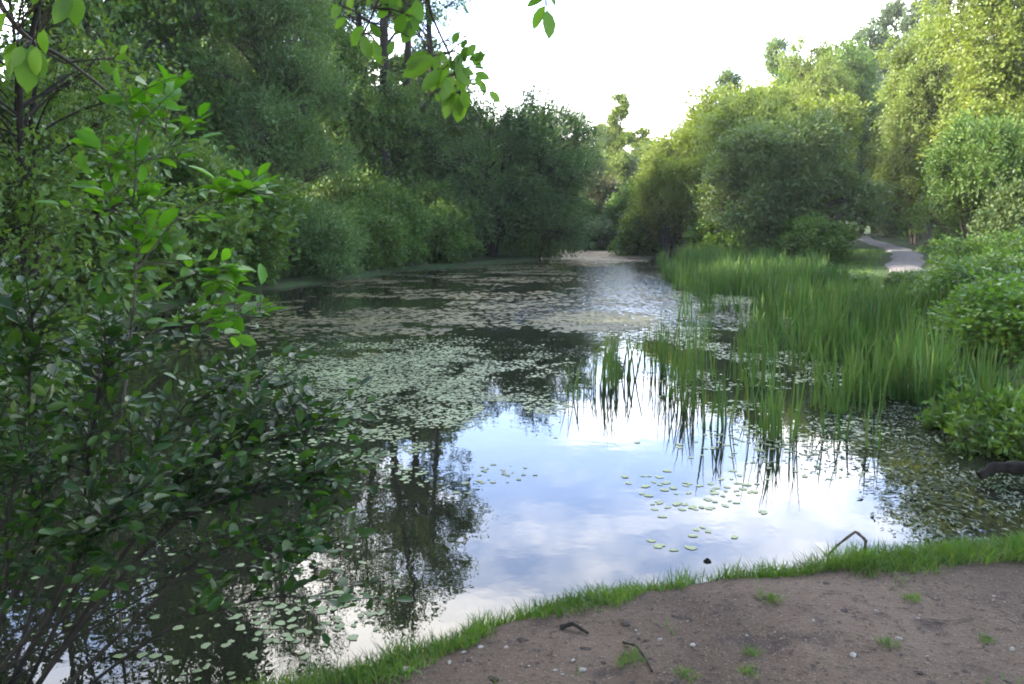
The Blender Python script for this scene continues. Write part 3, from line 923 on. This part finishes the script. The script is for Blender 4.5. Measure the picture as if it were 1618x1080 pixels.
# single pads out on the blue water
rng = np.random.default_rng(8)
pp = []
for cx, cy, sx, sy, m in [(1090, 765, 70, 16, 30), (1040, 800, 40, 14, 12), (1140, 800, 60, 30, 16), (1080, 850, 80, 25, 8), (1190, 760, 40, 40, 10), (1120, 700, 60, 16, 14)]:
    for _ in range(m):
        pp.append((rng.normal(cx, sx * .6), rng.normal(cy, sy * .6)))
pad_protos = []
for i in range(4):
    b = MB()
    disc_mesh(b, np.zeros(1), np.zeros(1), np.array([.034]), np.random.default_rng(200 + i), 11, .01)
    pad_protos.append(b.build('lily_pad', leaf_mat('yellowish lily pad', (.14, .19, .06), (.2, .24, .09), (.24, .25, .11), .1, .5, .25)if i == 0 else pad_protos[0].data.materials[0]))
for i, (px, py) in enumerate(pp):
    o = pad_protos[i % 4]
    if i >= 4:
        o = o.copy()
        COL.objects.link(o)
    g = G(px, py)
    o.location = (g[0], g[1], .001)
    o.rotation_euler = (0, 0, i * 2.1)
    s = rng.uniform(.6, 1.15)
    o.scale = (s, s, 1)
    tag(o, 'small yellowish lily pad floating alone on the open blue reflection', 'lily pad', 'single lily pads on the blue water')

# ----------------------------------------------------------------- grass on the near bank
rng = np.random.default_rng(9)
n = 420000
x, y = rng.uniform(-2.2, 4.8, n), rng.uniform(2.2, 6.2, n)
d = sdist(x, y)
f = fbm(x * 2.2, y * 2.2, 150, 3)
wid = np.maximum(.22 + .62 * (f - .5), .07) + .16 * sstep(1.0, 3.2, x) + .20 * sstep(.3, -.9, x)
dens = sstep(-.06, .03, d) * (1 - sstep(wid * .6, wid * 1.25, d)) * sstep(.10, .34, f)
# a sprinkle of shoots on the earth
dens = np.maximum(dens, .05 * sstep(.60, .75, fbm(x * 3.2, y * 3.2, 160, 3)) * (d > .2))
keep = rng.random(n) < dens * .62
x, y, d = x[keep], y[keep], d[keep]
h = rng.uniform(.03, .115, len(x)) * (.25 + 1.5 * fbm(x * 4, y * 4, 170, 2)) * np.where(d > .45, .5, 1)
gb = MB()
gb.blades(np.stack([x, y, height(x, y) - .01], 1), h + .01, rng.uniform(.003, .007, len(x)), rng.uniform(.1, 1.1, len(x)), rng, 3, .7)
kind(gb.build('grass', M['grass']), 'stuff')

# rough grass on the right bank around the path
rng = np.random.default_rng(19)
n = 60000
x, y = rng.uniform(4, 20, n), rng.uniform(7, 36, n)
d = sdist(x, y)
pd = np.min(np.hypot(x[:, None] - pl[None, ::2, 0], y[:, None] - pl[None, ::2, 1]), 1)
keep = (d > .1) & (pd > 1.0) & (rng.random(n) < .25 + .75 * fbm(x, y, 180, 3))
x, y = x[keep], y[keep]
gb = MB()
gb.blades(np.stack([x, y, height(x, y) - .01], 1), rng.uniform(.08, .22, len(x)), rng.uniform(.012, .022, len(x)), rng.uniform(.1, .8, len(x)), rng, 3, .7)
kind(gb.build('bank_grass', M['grass']), 'stuff')

# tufts on the bare earth
tuft = None
for i, (px, py, s, lab) in enumerate([(995, 1040, 1.2, 'grass tuft beside the curved dead twig on bare earth'), (1085, 1066, .9, 'grass tuft at the bottom edge of the bare earth'),
                                      (1190, 1024, .8, 'small tuft on earth between two pale stones'), (1182, 1056, .7, 'faint tuft lowest on the bare earth'),
                                      (1215, 935, 1.1, 'tuft just off the grassy edge near the mud clod'), (1440, 936, .8, 'tuft on earth below the widest grass'),
                                      (1560, 1000, .7, 'tuft on the worn earth at far side'), (1405, 1020, .8, 'flattened tuft in the middle of the worn earth')]):
    if tuft is None:
        r2 = np.random.default_rng(300)
        b = MB()
        m = 70
        rr, aa = .06 * r2.uniform(0, 1, m) ** .6, r2.uniform(0, 2 * PI, m)
        b.blades(np.stack([rr * np.cos(aa), rr * np.sin(aa), 0 * aa - .005], 1), r2.uniform(.02, .055, m), r2.uniform(.003, .005, m), r2.uniform(.2, 1.0, m), r2, 3, .7)
        o = tuft = b.build('grass_tuft', M['grass'])
    else:
        o = tuft.copy()
        COL.objects.link(o)
    g = G(px, py, .16)
    o.location = (g[0], g[1], float(height(g[0], g[1])))
    o.rotation_euler = (0, 0, i * 1.1)
    o.scale = (s, s, s)
    tag(o, lab, 'grass tuft', 'grass tufts on the bare earth')


# fine litter trodden into the earth
rng = np.random.default_rng(29)
n = 26000
x, y = rng.uniform(-2.5, 5, n), rng.uniform(2.2, 5.2, n)
d = sdist(x, y)
keep = (d > .12) & (rng.random(n) < .12 + .88 * sstep(.42, .68, fbm(x * 2.6, y * 2.6, 210, 3)))
x, y = x[keep], y[keep]
lb = MB()
nn = len(x)
az = rng.uniform(0, 2 * PI, nn)
lL = rng.uniform(.004, .018, nn) * rng.uniform(.5, 1.2, nn)
lb.leaves(np.stack([x, y, height(x, y) + .003 + rng.uniform(0, .003, nn)], 1), np.stack([np.cos(az), np.sin(az), rng.normal(0, .25, nn)], 1),
          np.stack([rng.normal(0, .3, nn), rng.normal(0, .3, nn), np.ones(nn)], 1), lL, lL * rng.uniform(.25, .7, nn))
kind(lb.build('leaf_litter', leaf_mat('dry brown litter', (.022, .017, .013), (.075, .054, .038), (.24, .195, .15), .05, .9, .15, 9, .8)), 'stuff')


# stones, clods, sticks
def lump(rng, r, k=2, rough=.25, flat=.6):
    me = bpy.data.meshes.new('x')
    import bmesh
    bm = bmesh.new()
    bmesh.ops.create_icosphere(bm, subdivisions=k, radius=1)
    v = np.array([q.co[:] for q in bm.verts])
    fs = [[q.index for q in f.verts] for f in bm.faces]
    bm.free()
    bpy.data.meshes.remove(me)
    s = rng.uniform(.6, 1.2, 3)
    v = v * s * (1 + rng.normal(0, rough * .35, (len(v), 1)))
    v[:, 2] *= flat
    b = MB()
    b.add(v * r, fs, k > 2)
    return b


stone_protos = [lump(np.random.default_rng(400 + i), .014, 2, .3).build('pebble', M['stone']) for i in range(3)]
rng = np.random.default_rng(10)
sp = [(1285, 977), (1348, 1034), (1042, 1007), (1180, 996), (800, 1010), (733, 1017), (710, 1036), (905, 1035), (920, 1050), (1005, 990), (1095, 1018), (878, 1052), (640, 1040), (760, 1005), (1420, 1005), (1600, 1015)]
sp += [(rng.uniform(700, 1610), 0) for _ in range(14)]
for i, (px, py) in enumerate(sp):
    if py == 0:
        py = rng.uniform(930 + max(0, (1100 - px)) * .16, 1078)
    o = stone_protos[i % 3]
    if i >= 3:
        o = o.copy()
        COL.objects.link(o)
    g = G(px, py, .16)
    o.location = (g[0], g[1], float(height(g[0], g[1])) + .002)
    o.rotation_euler = (rng.uniform(-.3, .3), rng.uniform(-.3, .3), i)
    s = rng.uniform(.55, 1.25) if i < 16 else rng.uniform(.25, .6)
    o.scale = (s, s, s)
    tag(o, 'little pale pebble lying on the bare brown earth', 'pebble', 'pale pebbles on the earth')
clod_protos = [lump(np.random.default_rng(430 + i), .022, 3, .5, .5).build('mud_clod', M['clod']) for i in range(3)]
for i in range(30):
    o = clod_protos[i % 3]
    if i >= 3:
        o = o.copy()
        COL.objects.link(o)
    px = rng.uniform(650, 1615)
    py = rng.uniform(905 + max(0, (1250 - px)) * .17, 1078)
    g = G(px, py, .16)
    o.location = (g[0], g[1], float(height(g[0], g[1])))
    o.rotation_euler = (0, 0, i)
    s = rng.uniform(.3, .9)
    o.scale = (s * 1.6, s, s * .6)
    tag(o, 'dark crumb of mud lying on the bare brown earth', 'mud clod', 'mud clods on the earth')


def stick(name, label, pts, r, mat, cat='stick', k=7):
    p = np.array(pts)
    t = np.linspace(0, len(p) - 1, (len(p) - 1) * 4 + 1)
    q = np.stack([np.interp(t, np.arange(len(p)), p[:, i]) for i in range(3)], 1)
    q[1:-1] = q[1:-1] * .8 + (q[:-2] + q[2:]) * .1
    base = q[0].copy()
    b = MB()
    rs = np.interp(np.linspace(0, 1, len(q)), [0, 1], r) * (1 + .18 * np.sin(np.arange(len(q)) * 2.3))
    b.tube(q - base, rs, k)
    o = b.build(name, mat)
    o.location = base
    return tag(o, label, cat)


g0, g1, g2, g3 = A(1296, 884, 4.32), A(1352, 839, 4.24), A(1369, 854, 4.22), A(1363, 880, 4.2)
stick('bent_stick', 'bent dead stick poking up from the water beside the grassy edge', [g0 + [0, 0, -.02], (g0 + g1) / 2 + [0, 0, .004], g1, g2, g3 - [0, 0, .03]], (.006, .011), M['stick'])
c0 = G(1548, 752, .05)
stick('fallen_log', 'short dark wet log lying at the weedy pond corner', [c0 + [0, 0, .0], c0 + [.12, .03, .06], c0 + [.4, 0, .06], c0 + [.9, -.1, .12]], (.03, .06), M['log'], 'log', 9)


def on_ground(px, py, dz=.008):
    g = G(px, py, .16)
    return np.array([g[0], g[1], float(height(g[0], g[1])) + dz])


stick('dead_twig', 'curved dead twig lying next to a grass tuft on bare earth', [on_ground(985, 1008), on_ground(1005, 1024, .03), on_ground(1022, 1045, .012), on_ground(1030, 1062)], (.006, .004), M['bark_dark'], 'twig')
stick('dead_twig', 'short dark root lying along the grassy edge', [on_ground(885, 982), on_ground(905, 980, .03), on_ground(930, 988, .01)], (.012, .006), M['bark_dark'], 'twig')
stick('dead_twig', 'thin pale twig on the worn earth at far side', [on_ground(1470, 968), on_ground(1500, 972, .012), on_ground(1535, 965)], (.004, .003), M['stick'], 'twig')
fl = stick('floating_twig', 'tiny dark twig end floating alone on the blue water', [G(1113, 887) + [0, 0, .0], G(1118, 886) + [0, 0, .012], G(1123, 888)], (.009, .007), M['log'], 'twig')


# ----------------------------------------------------------------- near plants at the left
def limb_path(pts, rng, n=14, wob=.012):
    p = np.array(pts, float)
    t = np.linspace(0, len(p) - 1, n)
    q = np.stack([np.interp(t, np.arange(len(p)), p[:, i]) for i in range(3)], 1)
    for _ in range(2):
        q[1:-1] = (q[:-2] + 2 * q[1:-1] + q[2:]) / 4
    return q + np.cumsum(rng.normal(0, wob, (n, 3)), 0) * np.linspace(0, 1, n)[:, None]


def near_plant(name, label, cat, base, limbs, seed, mat, bark, leaf, ratio, tw_n, tw_len, gap, r0=.012, flat=.8, s_from=.25, tri=False, lean=(0, 0, .25)):
    """limbs: polylines in the world; leafy twigs leave them on all sides, leaves alternate along each twig"""
    rng = np.random.default_rng(seed)
    root = thing(name, label, cat, base)
    base = np.array(base)
    wood, lv = MB(), MB()
    P, D, NN = [], [], []
    for pts, n_t, rad in limbs:
        q = limb_path(pts, rng)
        wood.tube(q - base, rad * .62 * (1 - .8 * np.linspace(0, 1, len(q))) + .0015, 6)
        tang = nz(np.gradient(q, axis=0))
        for k in range(int(n_t * tw_n)):
            s = s_from + (1 - s_from) * rng.random() ** .8
            i = min(int(s * (len(q) - 1)), len(q) - 2)
            f = s * (len(q) - 1) - i
            o = q[i] * (1 - f) + q[i + 1] * f
            d = nz(tang[i] * .55 + rng.normal(0, .6, 3) * np.array([1, 1, .55]) + np.array(lean))
            ln = tw_len * rng.uniform(.5, 1.25)
            m = max(3, int(ln / gap))
            u = np.linspace(.15, 1, m)[:, None]
            sag = np.array([0, 0, -1.]) * u ** 2 * ln * rng.uniform(0, .25)
            pts_ = o + d * u * ln + sag
            wood.tube(np.vstack([o, pts_[m // 2], pts_[-1]]) - base, [.0028, .002, .0012], 4, False)
            side = nz(np.cross(d, [0, 0, 1]))
            alt = np.where(np.arange(m) % 2 == 0, 1, -1)[:, None]
            ld = d * .6 + side * alt * .85 + rng.normal(0, .22, (m, 3))
            ld[-1] = d
            P.append(pts_)
            D.append(ld)
            NN.append(np.array([0, 0, 1.]) * flat + rng.normal(0, .38, (m, 3)))
    P, D, NN = np.concatenate(P), np.concatenate(D), np.concatenate(NN)
    L = leaf * rng.uniform(.4, 1.3, len(P))
    lv.ovals(P - base, D, NN, L, L * ratio)
    wood.build('stem', M[bark], root)
    lv.build('foliage', M[mat], root)
    return root


def W(*pts):
    return [A(*p) for p in pts]


# the glossy shrub that leans over the water
b0 = (-2.25, 2.75, .1)
B = np.array(b0)
rs = np.random.default_rng(500)


def from_base(dx, dy, *pts):
    return [B + [dx, dy, -.15], *W(*pts)]


limbs = []
for dx, dy, pts, n_t, rad in [
        (.2, .1, [(120, 900, 3.0), (150, 700, 3.1), (190, 560, 3.2)], 26, .020),
        (.0, .0, [(60, 880, 2.9), (40, 700, 3.0), (60, 480, 3.1)], 26, .022),
        (.3, .1, [(200, 860, 3.1), (300, 740, 3.2), (420, 690, 3.3), (520, 680, 3.4)], 34, .016),
        (.3, .0, [(190, 900, 2.9), (290, 800, 2.9), (400, 770, 3.0), (490, 775, 3.1)], 30, .015),
        (.25, .2, [(170, 820, 3.2), (260, 680, 3.4), (350, 610, 3.6), (420, 620, 3.8)], 26, .014),
        (-.2, .3, [(20, 800, 3.4), (-30, 640, 3.5), (0, 440, 3.7)], 24, .018),
        (.1, .4, [(110, 780, 3.5), (130, 620, 3.8), (240, 520, 4.0), (360, 515, 4.2)], 22, .014),
        (.35, -.05, [(250, 940, 2.8), (330, 860, 2.8), (420, 840, 2.9), (500, 860, 3.0)], 13, .012),
        (.1, -.1, [(80, 960, 2.6), (130, 830, 2.6), (240, 760, 2.7)], 18, .013),
        (-.1, -.1, [(10, 960, 2.6), (0, 800, 2.6), (60, 700, 2.7)], 18, .013),
        (.4, .1, [(260, 990, 2.9), (330, 960, 2.95), (400, 930, 3.0), (560, 925, 3.1)], 9, .009),
        (-.3, .1, [(-60, 900, 3.0), (-60, 700, 3.0), (-20, 560, 3.1)], 20, .016)]:
    limbs.append((from_base(dx, dy, *pts), n_t, rad))
near_plant('leafy_shrub', 'big glossy dark green shrub leaning over the water from the near bank', 'shrub', b0, limbs, 501, 'shrub', 'bark_dark',
           .064, .5, 2.3, .30, .034, s_from=.3)

# bare stems of the shrub's foot that fan over the water
b1 = (-2.5, 2.85, .05)
B1 = np.array(b1)
limbs = [([B1 + [.1 * k, 0, -.1], *W((120 + 46 * k, 940 - 10 * k, 2.95), (210 + 62 * k, 850 + 12 * k, 3.1), (270 + 70 * k, 790 + 26 * k, 3.25))], 3, .006) for k in range(4)]
near_plant('arching_shrub', 'sparse shrub of thin bare arching stems at the dark waterline', 'shrub', b1, limbs, 511, 'shrub', 'bark_dark', .05, .5, 1, .2, .05, s_from=.6)

# the bright sapling
b2 = tuple(A(200, 1090, 3.35))
b2 = (b2[0], b2[1], float(height(b2[0], b2[1])))
S0 = np.array(b2)
stem = [S0 + [0, 0, -.2], *W((165, 760, 3.3), (205, 560, 3.3), (216, 440, 3.3), (214, 330, 3.3), (222, 230, 3.3), (235, 130, 3.3))]
limbs = [(stem, 13, .009)]
for pts, n_t in [([(214, 430, 3.3), (270, 350, 3.25), (340, 330, 3.2), (415, 300, 3.2)], 11), ([(212, 420, 3.3), (260, 410, 3.3), (320, 420, 3.3), (350, 425, 3.3)], 9),
                 ([(216, 330, 3.3), (180, 290, 3.3), (165, 250, 3.3)], 7), ([(220, 260, 3.3), (260, 230, 3.35), (250, 190, 3.4)], 6), ([(214, 360, 3.3), (170, 330, 3.2), (150, 330, 3.2)], 5),
                 ([(205, 560, 3.3), (260, 510, 3.3), (330, 520, 3.3), (400, 518, 3.3)], 9)]:
    limbs.append((W(*pts), n_t, .004))
near_plant('sapling', 'slim sapling with bright fresh green leaves rising above the dark shrub', 'sapling', b2, limbs, 521, 'sapling', 'bark',
           .09, .52, 1.7, .18, .034, s_from=.4)

# small leaved tree at the frame edge
x0, y0 = -5.7, 9.3
smallt = tree('small_leaved_tree', 'small leaved tree with lacy crown at the frame edge behind the shrub', 'tree', (x0, y0, float(height(x0, y0)) - .05), 531, 7.4, .03,
              [(0, 0, 4.0, 2.0, 1.9, 1.9, 2), (-.4, 0, 2.3, 2.0, 1.8, 1.5, 1.2), (.5, -.2, 5.8, 1.7, 1.5, 1.5, 1.2)], 62, 26, 8, .075, .048, 'mid', 'bark_dark', .34, .1, sub=.3, stems=3, mingap=.4, leafspread=.05)
tree('hazel_bush', 'dense dark bush on the bank between shrub and small leaved tree', 'bush', (-5.4, 7.2, float(height(-5.4, 7.2)) - .05), 532, 2.4, .03,
     [(0, 0, 1.3, 1.3, 1.3, 1.3, 1)], 46, 34, 11, .075, .05, 'shade', 'bark_dark', .3, .2, sub=.34, stems=7, crown_name='foliage', mingap=.1, leafspread=.05)

# ----------------------------------------------------------------- the tree overhead, seen by its hanging sprays
ob = (-4.6, -.6, float(height(-4.6, -.6)) - .05)
over = tree('overhanging_tree', 'tree above the viewpoint whose leafy sprays hang into the top of the view', 'tree', ob, 541, 9.5, .22,
            [(0, .3, 7.0, 4.0, 3.6, 2.4, 3), (4.6, -.4, 7.0, 3.6, 3.4, 1.7, 3), (5.0, 2.6, 6.6, 3.0, 2.2, 1.2, 1.6), (-1, 2.4, 5.6, 2.6, 2.4, 2.0, 1), (8.4, 0.6, 6.6, 2.6, 3.0, 1.4, 1.6)], 130, 34, 11, .14, .085, 'hanging', 'bark_dark', .4, .0, sub=.32)
OB = np.array(ob)
rng = np.random.default_rng(600)
sw, sl = MB(), MB()
LP, LD, LN, LL = [], [], [], []


def spray(twig, leaves, r=.003, extra=True):
    q = np.array([A(*p) for p in twig])
    t = np.linspace(0, len(q) - 1, 12)
    q = np.stack([np.interp(t, np.arange(len(q)), q[:, i]) for i in range(3)], 1)
    sw.tube(q - OB, np.linspace(r, r * .4, len(q)), 5)
    more = []
    for bx, by, tx, ty, Y in leaves:
        for _ in range(1):
            jx, jy = rng.normal(0, 16), rng.normal(-4, 14)
            ca, l = rng.normal(0, .5), rng.uniform(.45, .8)
            dx, dy = tx - bx, ty - by
            more.append((bx + jx, by + jy, bx + jx + l * (dx * math.cos(ca) - dy * math.sin(ca)), by + jy + l * (dx * math.sin(ca) + dy * math.cos(ca)), Y + rng.uniform(-.03, .03)))
    leaves = [(bx, by, bx + (tx - bx) * .86, by + (ty - by) * .86, Y) for bx, by, tx, ty, Y in leaves] + (more if extra else [])
    for bx, by, tx, ty, Y in leaves:                     # base and tip of each leaf
        a, b = A(bx, by, Y), A(tx, ty, Y + rng.uniform(-.015, .015))
        k = np.argmin(np.linalg.norm(q - a, axis=1))
        sw.tube(np.vstack([q[k], (q[k] + a) / 2 + [0, 0, .004], a]) - OB, [.0015, .0012, .001], 4, False)
        LP.append(a - OB)
        LD.append(b - a)
        LL.append(np.linalg.norm(b - a))
        LN.append(np.array([rng.uniform(-.7, .7), -1, rng.uniform(-.1, .9)]))


top = 4.2
spray([(640, -700, 1.5), (650, -300, 1.5), (620, -60, 1.5), (590, 20, 1.5), (566, 70, 1.5)],
      [(540, 10, 520, 30, 1.5), (560, -10, 545, 28, 1.5), (590, -10, 575, 18, 1.48), (600, 0, 640, 22, 1.5), (575, 40, 550, 78, 1.5), (600, 60, 583, 30, 1.52), (590, 60, 600, 108, 1.5),
       (640, 20, 622, 62, 1.48), (655, 0, 668, 38, 1.5), (632, -20, 612, 15, 1.5), (650, 10, 640, 65, 1.52), (570, 55, 590, 100, 1.47)], .004)
spray([(655, -120, 1.5), (680, 20, 1.52), (712, 90, 1.54), (728, 150, 1.55)],
      [(690, 92, 624, 122, 1.53), (668, 96, 640, 112, 1.55), (700, 110, 660, 145, 1.53), (705, 100, 690, 145, 1.55), (720, 100, 745, 140, 1.52), (715, 120, 695, 165, 1.54), (720, 140, 695, 195, 1.55),
       (728, 145, 724, 203, 1.55), (730, 140, 742, 178, 1.53), (735, 90, 755, 65, 1.55), (728, 95, 738, 68, 1.55), (740, 95, 772, 82, 1.55), (745, 95, 765, 105, 1.54), (750, 115, 778, 125, 1.54),
       (755, 125, 772, 152, 1.55), (710, 95, 735, 120, 1.53), (700, 125, 712, 160, 1.56), (722, 120, 735, 150, 1.52), (725, 85, 715, 110, 1.53), (690, 110, 680, 150, 1.56)], .003)
spray([(880, -500, 1.45), (875, -120, 1.45), (862, -10, 1.45)],
      [(862, -5, 826, 10, 1.45), (862, 8, 836, 52, 1.45), (864, 15, 871, 68, 1.45), (866, -12, 882, 12, 1.44), (858, -10, 845, 8, 1.46)], .003, False)
spray([(-150, -300, 1.5), (-20, -20, 1.55), (40, 60, 1.55), (100, 90, 1.6), (165, 140, 1.65)],
      [(25, 65, 8, 128, 1.5), (40, 75, 45, 158, 1.5), (48, 70, 72, 130, 1.52), (35, 72, 20, 110, 1.48), (10, 20, -15, 60, 1.5), (115, -20, 122, 50, 1.45), (100, -25, 95, 25, 1.46), (60, -10, 50, 8, 1.5)], .007)
spray([(40, 60, 1.55), (100, 100, 1.6), (130, 95, 1.62), (180, 92, 1.65)], [(180, 92, 205, 88, 1.65), (160, 95, 178, 120, 1.64)], .003)
# the sprays hang on long boughs that come from the trunk overhead
for a, m in [((640, -700, 1.5), (-1.5, .2, 4.3)), ((880, -500, 1.45), (-1, -.1, 4.0)), ((-150, -300, 1.5), (-2.6, .5, 3.6)), ((655, -120, 1.5), (-.5, .8, 3.4))]:
    e = A(*a)
    s = OB + [0, 0, 3.0]
    u = np.linspace(0, 1, 16)[:, None]
    mid = np.array(m)
    q = (1 - u) ** 2 * s + 2 * u * (1 - u) * mid + u * u * e
    sw.tube(q - OB, np.linspace(.035, .005, 16), 6)
L_ = np.array(LL)
sl.ovals(np.array(LP), np.array(LD), np.array(LN), L_, L_ * .54, .12, .12)
sw.build('branch', M['twig'], over)
sl.build('hanging_leaves', M['hanging'], over)

# ----------------------------------------------------------------- light, sky, camera
SUN_AZ, SUN_EL = math.radians(-94), math.radians(27)
sdir = Vector((math.cos(SUN_EL) * math.sin(SUN_AZ), math.cos(SUN_EL) * math.cos(SUN_AZ), math.sin(SUN_EL)))
sl_ = bpy.data.lights.new('sun', 'SUN')
sl_.energy = 3.0
sl_.angle = math.radians(.5)
sl_.color = (1, .90, .72)
so = bpy.data.objects.new('sun', sl_)
so.rotation_euler = sdir.to_track_quat('Z', 'Y').to_euler()
so.location = (-20, 5, 30)
COL.objects.link(so)

w = bpy.data.worlds.new('World')
C.world = w
w.use_nodes = True
nt = w.node_tree
L = nt.links
bg = nt.nodes['Background']
sky = N(nt, 'ShaderNodeTexSky', sky_type='NISHITA', sun_disc=False, sun_elevation=SUN_EL, sun_rotation=SUN_AZ)
tc = N(nt, 'ShaderNodeTexCoord')
sep = N(nt, 'ShaderNodeSeparateXYZ')
L.new(tc.outputs['Generated'], sep.inputs[0])
zz = N(nt, 'ShaderNodeMath', operation='ADD')
L.new(sep.outputs['Z'], zz.inputs[0])
zz.inputs[1].default_value = .12
dvn = N(nt, 'ShaderNodeVectorMath', operation='DIVIDE')
L.new(tc.outputs['Generated'], dvn.inputs[0])
cmb = N(nt, 'ShaderNodeCombineXYZ')
for k in range(3):
    L.new(zz.outputs[0], cmb.inputs[k])
L.new(cmb.outputs[0], dvn.inputs[1])
cn = N(nt, 'ShaderNodeTexNoise')
cn.inputs['Scale'].default_value = 1.15
cn.inputs['Detail'].default_value = 6
cn.inputs['Roughness'].default_value = .55
L.new(dvn.outputs[0], cn.inputs['Vector'])
cloud = ramp(nt, cn.outputs[0], .42, .66)
low = ramp(nt, sep.outputs['Z'], .21, .08)
# the bank of bright cloud stands ahead; overhead and behind the sky is clear
dt = N(nt, 'ShaderNodeVectorMath', operation='DOT_PRODUCT')
L.new(tc.outputs['Generated'], dt.inputs[0])
dt.inputs[1].default_value = (.15, .94, .30)
front = ramp(nt, dt.outputs['Value'], .35, .85)
cf = N(nt, 'ShaderNodeMath', operation='MULTIPLY')
L.new(cloud, cf.inputs[0])
L.new(front, cf.inputs[1])
mxm = N(nt, 'ShaderNodeMath', operation='MAXIMUM')
L.new(cf.outputs[0], mxm.inputs[0])
lf = N(nt, 'ShaderNodeMath', operation='MULTIPLY_ADD')
L.new(front, lf.inputs[0])
lf.inputs[1].default_value = .6
lf.inputs[2].default_value = .4
l2 = N(nt, 'ShaderNodeMath', operation='MULTIPLY')
L.new(low, l2.inputs[0])
L.new(lf.outputs[0], l2.inputs[1])
L.new(l2.outputs[0], mxm.inputs[1])
CLOUD = 14.5
veil = mixc(nt, front, (0, 0, 0), (CLOUD * .115, CLOUD * .148, CLOUD * .27))
blue = mixc(nt, 1.0, sky.outputs[0], veil, 'ADD')
colr = mixc(nt, mxm.outputs[0], blue, (CLOUD * 1.02, CLOUD * .99, CLOUD * .95))
L.new(colr, bg.inputs[0])
bg.inputs[1].default_value = .12

# thin evening haze that pales the far trees
hz = MB()
v = [(a_, b_, c_) for a_ in (-130, 130) for b_ in (-70, 260) for c_ in (-2, 34)]
hz.add(v, [[0, 1, 3, 2], [4, 6, 7, 5], [0, 4, 5, 1], [2, 3, 7, 6], [0, 2, 6, 4], [1, 5, 7, 3]])
hm, hnt, hout = new_mat('thin evening haze')
hp = N(hnt, 'ShaderNodeVolumePrincipled')
hp.inputs['Color'].default_value = (1, .99, .96, 1)
hp.inputs['Density'].default_value = .0004
hnt.links.new(hp.outputs[0], hout.inputs['Volume'])
kind(hz.build('haze', hm), 'stuff')

cam = bpy.data.cameras.new('camera')
cam.lens = 36 * F / 1618
cam.sensor_width = 36
cam.clip_end = 2000
cam.clip_start = .05
co = bpy.data.objects.new('camera', cam)
co.location = EYE
co.rotation_euler = (PI / 2 - TH, 0, 0)
COL.objects.link(co)
C.camera = co

C.view_settings.view_transform = 'Standard'
C.view_settings.look = 'None'
C.view_settings.gamma = 1
C.view_settings.exposure = 2.95
C.render.engine = 'CYCLES'
C.cycles.max_bounces = 5
C.cycles.diffuse_bounces = 3
C.cycles.glossy_bounces = 2
C.cycles.transmission_bounces = 3
C.cycles.use_denoising = True
C.cycles.sample_clamp_indirect = 8
C.cycles.filter_width = 1.9
